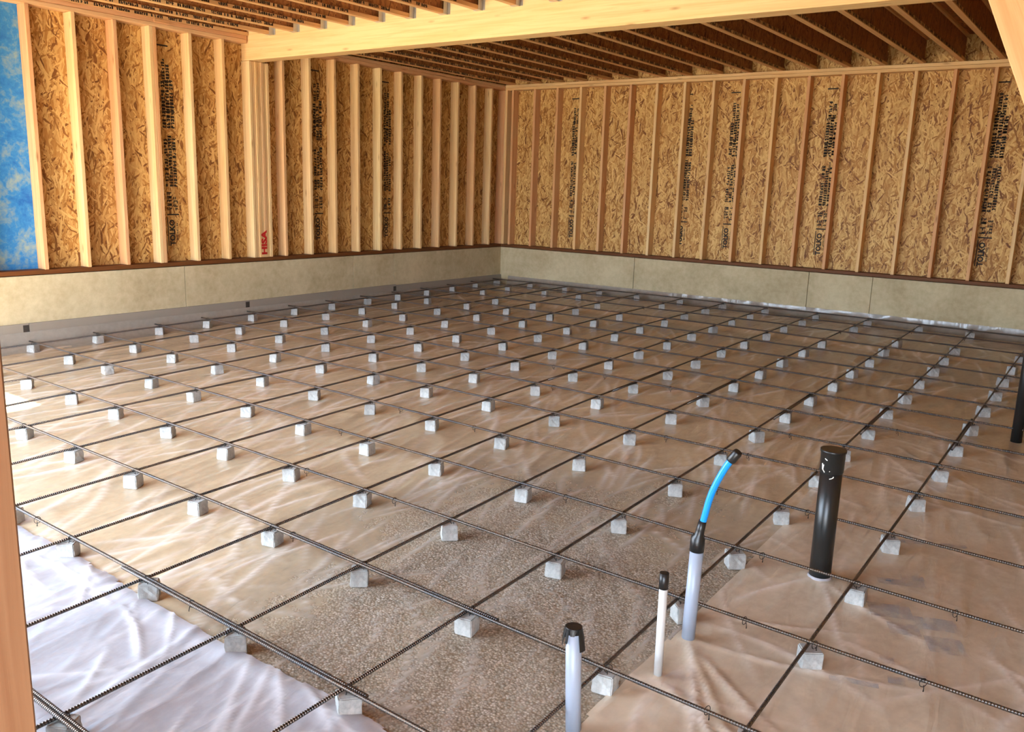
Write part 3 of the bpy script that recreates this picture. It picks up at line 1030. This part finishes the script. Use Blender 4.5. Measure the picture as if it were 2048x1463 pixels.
lx_ = np.arange(2.6, 6.95, 0.0125); ly_ = np.arange(-10.5, -9.20, 0.0125)
ml = grid_mesh('overlap_sheet', lx_, ly_, over_left, lambda X, Y: (Y < -9.275 + edge_wave(X, 3)) & (X < 6.60 + 0.9 * (-9.28 - Y)) & (X < 6.74), CREASES_L)
tag(obj('overlap_sheet', ml, 'film3'), 'whitish doubled plastic sheet at the lower left corner of the floor', 'plastic sheet')

PIPES = {'a': (6.962, -8.874), 'b': (7.056, -8.447), 'c': (7.034, -8.142), 'd': (7.287, -7.278)}


def over_right(X, Y):
    z = film_z(X, Y, 0.010, 0.007) + wrinkle(X, Y, 0.008, 240)
    if X.shape[0] > 8:
        z = z + crease_field(X, Y, CREASES_R)[0]
    for k in 'bcd':
        px, py = PIPES[k]
        D = np.sqrt((X - px) ** 2 + (Y - py) ** 2)
        z = z + 0.022 * np.exp(-D / 0.05)
    # folds pulled out from the two middle conduits
    for (px, py), (dx, dy), w, h in (((7.05, -8.17), (0.62, -0.78), 0.016, 0.016), ((7.05, -8.17), (0.80, -0.60), 0.014, 0.010), ((7.06, -8.47), (0.95, -0.30), 0.02, 0.008)):
        U = (X - px) * dx + (Y - py) * dy; Vv = -(X - px) * dy + (Y - py) * dx
        z = z + h * np.exp(-(Vv / w) ** 2) * np.clip(U * 8, 0, 1) * np.exp(-np.clip(U, 0, 9) / 0.7)
    return z


rx_ = np.arange(6.72, 9.9, 0.014); ry_ = np.arange(-10.5, -4.2, 0.016)
mr = grid_mesh('overlap_sheet', rx_, ry_, over_right, lambda X, Y: (X > np.where(Y < -8.9, 6.99 + (Y + 8.9) * 0.12, np.where(Y < -7.4, 6.975, 6.975 - (Y + 7.4) * 0.06) - 0.0 * Y) + edge_wave(Y, 8, 0.02)) & (Y < -4.32 - (X - 7.0) * 0.38 + edge_wave(X, 9, 0.02)), CREASES_R)
osr = tag(obj('overlap_sheet', mr, 'film2'), 'milky plastic sheet lying over the right side of the floor around the pipes', 'plastic sheet')

# faded blue print on the right sheet
pm = MB()
rs = random.Random(3)
for (cx, cy, w, h, a) in [(7.60, -7.10, .20, .06, .4), (7.63, -7.02, .10, .05, .4), (7.62, -7.40, .17, .12, .4), (7.70, -7.52, .12, .09, .4), (7.80, -7.40, .16, .10, .4), (7.86, -7.55, .14, .12, .4), (7.70, -7.80, .05, .05, .4), (7.76, -7.92, .06, .05, .3), (7.66, -8.02, .12, .03, .3), (7.82, -7.86, .07, .05, .3), (7.58, -8.05, .05, .03, .3), (7.50, -6.62, .22, .04, .5), (7.72, -6.52, .12, .04, .5)]:
    n = 5
    P = []
    for iy in range(n):
        row = []
        for ix in range(n):
            u = (ix / (n - 1) - .5) * w; v = (iy / (n - 1) - .5) * h
            x = cx + u * math.cos(a) - v * math.sin(a); y = cy + u * math.sin(a) + v * math.cos(a)
            row.append((x, y))
        P.append(row)
    arr = np.array(P)
    Zp = over_right(arr[..., 0], arr[..., 1]) + 0.007
    pm.grid([[(arr[i, j, 0], arr[i, j, 1], Zp[i, j]) for j in range(n)] for i in range(n)])
t = NT('faded_print_film')
pr = t.principled(srgb(122, 138, 160), 0.3)
tr = t.n('BsdfTransparent'); mx = t.n('MixShader')
nz = t.noise(t.coord('Object'), 22, 4)
t.l(t.math('MULTIPLY', t.math('SUBTRACT', nz, 0.32, True), 1.3, True), mx.inputs[0]); t.l(tr.outputs[0], mx.inputs[1]); t.l(pr, mx.inputs[2])
M['print'] = t.done(mx.outputs[0])
o = obj('faded_print', pm, 'print', osr)
o['label'] = 'faded blue printing on the sheet'


# turned-up edges along the walls
def upturn(name, along, lo, hi, top, seed, crinkle, label):
    n = int((hi - lo) / 0.05)
    S = np.linspace(lo, hi, n)
    prof = [(0.16, None), (0.10, 0.004), (0.055, 0.012), (0.022, 0.035), (0.010, 0.07), (0.005, top - 0.004)]
    rows = []
    rs_ = np.random.default_rng(seed)
    for q, (off, h) in enumerate(prof):
        jit = crinkle * (rs_.random(n) - 0.5) * (1.0 if 0 < q < 5 else 0.15)
        row = []
        for s, jj in zip(S, jit):
            o_ = max(off + jj, 0.004)
            x, y = (o_, s) if along == 'y' else (s, -o_)
            g = gz(x, y) + 0.006
            z = g + 0.0 if h is None else (g + h + jj * 0.3 if q < 5 else h + jj)
            z = min(z, top)
            row.append((x, y, z))
        rows.append(row)
    m = MB().grid(rows)
    me = m.mesh(name, smooth=True)
    o_ = obj(name, me, 'filmup', film)
    o_['label'] = label
    return o_


upturn('turned_up_edge', 'x', 0.16, 9.8, 0.142, 4, 0.03, 'crinkled sheet edge turned up the back concrete wall')
# foam boards along the left wall
lo = -9.75
bounds = [-9.70, -7.342, -4.879, -2.437, -0.004]
names = ['far left', 'second from left', 'third from left', 'nearest the back corner']
for k in range(4):
    a, b = bounds[k], bounds[k + 1]
    m = MB()
    nseg = 12
    top = 0.148
    zb = [gz(0.0, a + (b - a) * q / nseg) - 0.02 for q in range(nseg + 1)]
    P = []
    for q in range(nseg + 1):
        y = a + 0.002 + (b - a - 0.004) * q / nseg
        P.append([(0.001, y, zb[q]), (0.022, y, zb[q]), (0.022, y, top + 0.012 * (q / nseg if k == 2 else 0)), (0.001, y, top + 0.012 * (q / nseg if k == 2 else 0)), (0.001, y, zb[q])])
    m.grid(P)
    m.f.append((0, 1, 2, 3)); e = len(m.v) - 5
    m.f.append((e + 3, e + 2, e + 1, e))
    fb = tag(obj('edge_foam_board', m, 'foam'), 'grey foam edge board along the left concrete wall, ' + names[k], 'foam board', 'foam edge boards along the left wall')
    if k < 3:
        pt = MB().box(0.0225, 0.0235, b - 0.055, b + 0.03 - 0.034, 0.045, 0.135)
        o = obj('dark_patch', pt, 'patch', fb)
        o['label'] = 'dark printed patch at the board end'
o = upturn('turned_up_edge', 'y', -9.6, -0.05, 0.075, 9, 0.012, 'sheet edge lapped against the grey foam board')
o.location.x = 0.022

# ------------------------------------------------------------------ reinforcing bars
RB = 0.0072
HA = 0.003 + 0.0762 + RB
HB = HA + 2 * RB


def bar_mesh(pts):
    n = 8
    m = MB().tube(pts, RB, n)
    me = bpy.data.meshes.new('bar')
    me.from_pydata(m.v, [], m.f)
    lay = me.uv_layers.new(name='UVMap')
    cum = [0.0]
    for a, b in zip(pts[:-1], pts[1:]):
        cum.append(cum[-1] + (Vector(b) - Vector(a)).length)
    for p in me.polygons:
        for li in p.loop_indices:
            vi = me.loops[li].vertex_index
            lay.data[li].uv = (cum[min(vi // n, len(cum) - 1)], (vi % n) / n)
    me.polygons.foreach_set('use_smooth', [True] * len(me.polygons))
    me.update()
    me.materials.append(M['rebar'])
    return me


def long_bar(i, ya, yb, off, label):
    k = max(4, int(abs(yb - ya) / 0.22))
    pts = []
    for y in np.linspace(ya, yb, k):
        x = ax(i, y) + off
        pts.append((x, float(y), gz(x, y) + HA + 0.0015 * math.sin(y * 2.1 + i)))
    o = obj('long_rebar', bar_mesh(pts), None)
    return tag(o, label, 'rebar', 'steel bars parallel to the left wall')


def cross_bar(j, xa, xb, off, label):
    k = max(4, int(abs(xb - xa) / 0.22))
    pts = []
    for x in np.linspace(xa, xb, k):
        y = by(j, x) + off
        pts.append((float(x), y, gz(x, y) + HB + 0.0015 * math.sin(x * 2.3 + j)))
    o = obj('cross_rebar', bar_mesh(pts), None)
    return tag(o, label, 'rebar', 'steel bars parallel to the back wall')


FAR_A = -0.135
for i in range(1, 14):
    if i >= 7:
        long_bar(i, FAR_A, -5.75 + 0.05 * i, 0.0, 'far length of the ' + ORD[i] + ' steel bar from the left wall, reaching the back wall')
        long_bar(i, -4.75 + 0.04 * i, -10.45, -0.0150, 'near length of the ' + ORD[i] + ' steel bar from the left wall, reaching the camera')
    else:
        long_bar(i, FAR_A, -10.4, 0.0, 'dark steel bar running along the left wall, ' + ORD[i] + ' from that wall')
crossbars = {}
for j in range(1, 18):
    nm = ORD[j] + ' crosswise steel bar from the back wall'
    if j in (15, 16, 17):
        s = {15: (5.15, 6.45), 16: (4.95, 6.40), 17: (4.2, 6.9)}[j]
        crossbars[j] = cross_bar(j, 0.06, s[1], 0.0, 'left length of the ' + nm)
        cross_bar(j, s[0], 8.66, -0.0150, 'right length of the ' + nm)
    else:
        crossbars[j] = cross_bar(j, 0.06, 8.66, 0.0, nm)

# wire ties at the crossings: one shape, parented to the crosswise bars
wm = MB()
ring = []
for k in range(13):
    a = 2 * math.pi * k / 12
    ring.append((0.0125 * math.cos(a) * 0.7 + 0.004, 0.0125 * math.cos(a), 0.0 - 0.0072 + 0.0165 * math.sin(a)))
wm.tube(ring, 0.0013, 5)
wm.tube([(0.010, -0.010, -0.010), (0.012, -0.013, -0.022), (0.011, -0.015, -0.032)], 0.0016, 5)
wm.tube([(0.010, -0.010, -0.012), (0.013, -0.014, -0.028), (0.012, -0.014, -0.033)], 0.0013, 5)
wme = wm.mesh('wire_tie', smooth=True); wme.materials.append(M['wire'])


def in_view(x, y, z, pad=30):
    d = Vector((x, y, z)) - CC
    w = d.dot(CF)
    if w < 0.3:
        return False
    u = 1024 + 1707.26 * d.dot(CR) / w; v = 731.5 - 1707.26 * d.dot(CU) / w
    return -pad < u < 2048 + pad and -pad < v < 1463 + pad


def tie(j, x, y, rot):
    p = crossbars[j]
    o = bpy.data.objects.new('wire_tie', wme); COL.objects.link(o); o.parent = p
    o.location = (x, y, gz(x, y) + HB)
    o.rotation_euler = (0, 0, rot)
    return o


rs = random.Random(21)
for (i, j), (x, y) in CROSS.items():
    if in_view(x, y, gz(x, y)) and not (j < 4 and i < 5):
        tie(j, x + 0.006, y, rs.uniform(-0.8, 0.8))
        if j >= 9 and rs.random() < 0.55 and i >= 7:
            q = x + rs.uniform(0.12, 0.45)
            yy = by(j, q)
            if in_view(q, yy, gz(q, yy)):
                tie(j, q, yy, rs.uniform(-0.5, 0.5))


# ------------------------------------------------------------------ concrete spacer blocks
def block_mesh(seed):
    r = random.Random(seed)
    bm = bmesh.new()
    bmesh.ops.create_cube(bm, size=1.0)
    for v in bm.verts:
        tw = 0.037 if v.co.z > 0 else 0.0395
        v.co = Vector((math.copysign(tw, v.co.x) + r.uniform(-.003, .003), math.copysign(tw, v.co.y) + r.uniform(-.003, .003), 0.0755 if v.co.z > 0 else 0.0))
    bmesh.ops.bevel(bm, geom=[e for e in bm.edges], offset=0.004, segments=2, affect='EDGES')
    # a broken vertical groove on one face
    bmesh.ops.subdivide_edges(bm, edges=[e for e in bm.edges if e.calc_length() > 0.05], cuts=3, use_grid_fill=True)
    gx = r.uniform(-.015, .015)
    for v in bm.verts:
        if 0.006 < v.co.z < 0.071:
            n = Vector((v.co.x, v.co.y, 0)).normalized()
            amp = 0.0016 if seed % 3 else 0.003
            v.co += n * r.uniform(-amp, amp)
    me = bpy.data.meshes.new('concrete_block')
    bm.to_mesh(me); bm.free()
    me.materials.append(M['block'])
    return me


BLK = [block_mesh(s) for s in range(6)]
FACE = {(8, 16): 0.75, (9, 16): 0.9, (10, 16): 0.9, (11, 15): 0.22, (12, 15): 0.15, (11, 16): 0.95, (10, 15): 0.75, (9, 15): 0.25}
for (i, j), (x, y) in CROSS.items():
    if not in_view(x, y, gz(x, y), 160):
        continue
    if (i, j) in ((2, 4), (4, 3), (6, 3), (10, 3), (11, 2), (12, 2), (13, 2), (3, 3), (5, 2)):
        continue
    r = random.Random(i * 100 + j)
    bx = x + r.uniform(-.012, .012); byy = y + r.uniform(-.015, .010)
    o = bpy.data.objects.new('concrete_block', BLK[(i * 7 + j * 3) % 6]); COL.objects.link(o)
    tilt = (0, 0)
    if (i, j) == (9, 12):
        tilt = (0.22, 0.16)
    o.rotation_euler = (tilt[0] * 0.3, tilt[1] * 0.3, FACE.get((i, j), r.gauss(0.45, 0.32)))
    o.location = (bx, byy, gz(bx, byy) + 0.0028)
    tag(o, 'grey concrete block under ' + ORD[j] + ' crosswise bar from back wall and ' + ORD[i] + ' bar from left', 'spacer block', 'concrete blocks holding up the steel bars')


# ------------------------------------------------------------------ pipes
def ring_tube(x, y, z0, z1, r, n=28, lean=(0, 0)):
    return MB().tube([(x, y, z0), (x + lean[0], y + lean[1], z1)], r, n)


def smooth_obj(name, mb, mat, parent=None):
    me = mb.mesh(name)
    for p in me.polygons:
        p.use_smooth = len(p.vertices) == 4
    return obj(name, me, mat, parent)


# grey conduit with a torn tape cap
x, y = PIPES['a']
g = gz(x, y)
c = empty('grey_conduit', (x, y, g), 'grey conduit stub with a torn black tape cap at the bottom edge', 'conduit')
HT = 0.138 - g
smooth_obj('pipe', MB().tube([(0, 0, 0.0), (-0.010, 0, HT / 2), (-0.018, 0, HT)], 0.0262, 30), 'pvc', c)
smooth_obj('tape_cap', MB().tube([(-0.018, 0, HT - 0.018), (-0.0182, 0, HT + 0.0015), (-0.0182, 0, HT + 0.003)], [0.0275, 0.0275, 0.026], 30), 'tape', c)
fm = MB()
for a0, a1, l, fl_ in ((2.7, 3.5, 0.055, 0.012), (3.5, 4.3, 0.062, 0.008), (4.3, 4.75, 0.05, 0.003), (4.9, 5.6, 0.02, 0.002), (5.8, 6.7, 0.07, 0.016), (0.9, 1.6, 0.05, 0.012), (1.8, 2.5, 0.06, 0.014)):
    P = []
    for q in range(4):
        tt = q / 3
        row = []
        for s in range(4):
            a = a0 + (a1 - a0) * (s / 3) * (1 - 0.35 * tt)
            rr = 0.0279 + fl_ * tt
            row.append((-0.018 + rr * math.cos(a), rr * math.sin(a), HT + 0.001 - l * tt))
        P.append(row)
    fm.grid(P)
fo = obj('tape_flap', fm, 'tape', c)
sm_ = fo.modifiers.new('thickness', 'SOLIDIFY'); sm_.thickness = 0.0012

# slim white pipe
x, y = PIPES['b']
g = gz(x, y)
c = empty('white_pipe', (x, y, g), 'slim white pipe stub with black taped end, in front of the blue tube', 'pipe')
HT = 0.202 - g
smooth_obj('pipe', MB().tube([(0, 0, 0.0), (-0.003, 0, HT)], 0.0155, 24), 'pvcw', c)
smooth_obj('tape_wrap', MB().tube([(-0.0026, 0, HT - 0.058), (-0.003, 0, HT - 0.03), (-0.003, 0, HT + 0.002)], [0.0168, 0.0175, 0.0170], 24), 'tape', c)

# conduit with the blue tube
x, y = PIPES['c']
g = gz(x, y)
c = empty('grey_conduit', (x, y, g), 'grey conduit with black tape and a bent blue tube rising from it', 'conduit')
H0 = 0.185 - g
smooth_obj('pipe', MB().tube([(0, 0, 0.0), (0.008, 0, H0)], 0.0262, 30), 'pvc', c)
smooth_obj('tape_wrap', MB().tube([(0.007, 0, H0 - 0.005), (0.008, 0, H0 + 0.03), (0.009, 0, H0 + 0.048), (0.012, 0, H0 + 0.062), (0.016, 0, H0 + 0.085), (0.022, 0, H0 + 0.122)], [0.0278, 0.0282, 0.027, 0.018, 0.0165, 0.0150], 24), 'tape', c)
pts = []
key = [(0.016, 0.08), (0.026, 0.13), (0.049, 0.241), (0.090, 0.343), (0.122, 0.397)]
for q in range(17):
    tt = q / 16 * (len(key) - 1)
    k = min(int(tt), len(key) - 2); ft = tt - k
    p0 = key[max(k - 1, 0)]; p1 = key[k]; p2 = key[k + 1]; p3 = key[min(k + 2, len(key) - 1)]
    cr = lambda a, b, c_, d: 0.5 * ((2 * b) + (-a + c_) * ft + (2 * a - 5 * b + 4 * c_ - d) * ft ** 2 + (-a + 3 * b - 3 * c_ + d) * ft ** 3)
    pts.append((cr(p0[0], p1[0], p2[0], p3[0]), 0.0, H0 + cr(p0[1], p1[1], p2[1], p3[1])))
smooth_obj('blue_tube', MB().tube(pts, 0.0128, 20), 'blue_tube', c)
e1 = Vector(pts[-1]); dv = (Vector(pts[-1]) - Vector(pts[-3])).normalized()
smooth_obj('tape_cap', MB().tube([e1 - dv * 0.022, e1 - dv * 0.015, e1 + dv * 0.022, e1 + dv * 0.028], [0.0155, 0.0178, 0.0182, 0.015], 24), 'tape', c)

# big black drain pipe
x, y = PIPES['d']
g = gz(x, y)
c = empty('drain_pipe', (x, y, g), 'thick upright black drain pipe with cap and chalk marks', 'pipe')
HT = 0.436 - g
smooth_obj('pipe', MB().tube([(0, 0, 0.0), (0, 0, HT - 0.09)], 0.0478, 36), 'abs', c)
smooth_obj('end_cap', MB().tube([(0, 0, HT - 0.105), (0, 0, HT - 0.10), (0, 0, HT - 0.012), (0, 0, HT - 0.010), (0, 0, HT)], [0.0485, 0.0515, 0.0525, 0.0560, 0.0560], 36), 'abs', c)
smooth_obj('film_collar', MB().tube([(0, 0, 0.004), (0, 0, 0.022), (0, 0, 0.030)], [0.060, 0.054, 0.0482], 36, False), 'film3', c)
cm = MB()
view_a = math.atan2(CC.y - y, CC.x - x)
for pts_ in ([(-0.85, -0.060), (-0.78, -0.085), (-0.55, -0.098)], [(-0.70, -0.064), (-0.74, -0.085)], [(-0.15, -0.088), (-0.12, -0.09)], [(-0.1, -0.125), (0.06, -0.122), (0.2, -0.118), (0.24, -0.112)], [(-0.62, -0.035), (-0.40, -0.042)]):
    p3 = [((0.0530 if dz > -0.1 else 0.0487) * math.cos(view_a + a), (0.0530 if dz > -0.1 else 0.0487) * math.sin(view_a + a), HT + dz) for a, dz in pts_]
    cm.tube(p3, 0.0022, 6)
obj('chalk_mark', cm, 'chalk', c)

# black pipe at the right edge
x, y = 7.757, -4.33
g = gz(x, y)
c = tag(smooth_obj('vent_pipe', MB().tube([(x, y, g), (x, y, g + 1.05)], 0.036, 28), 'abs'), 'black upright pipe cut by the right edge, beyond the capped drain pipe', 'pipe')
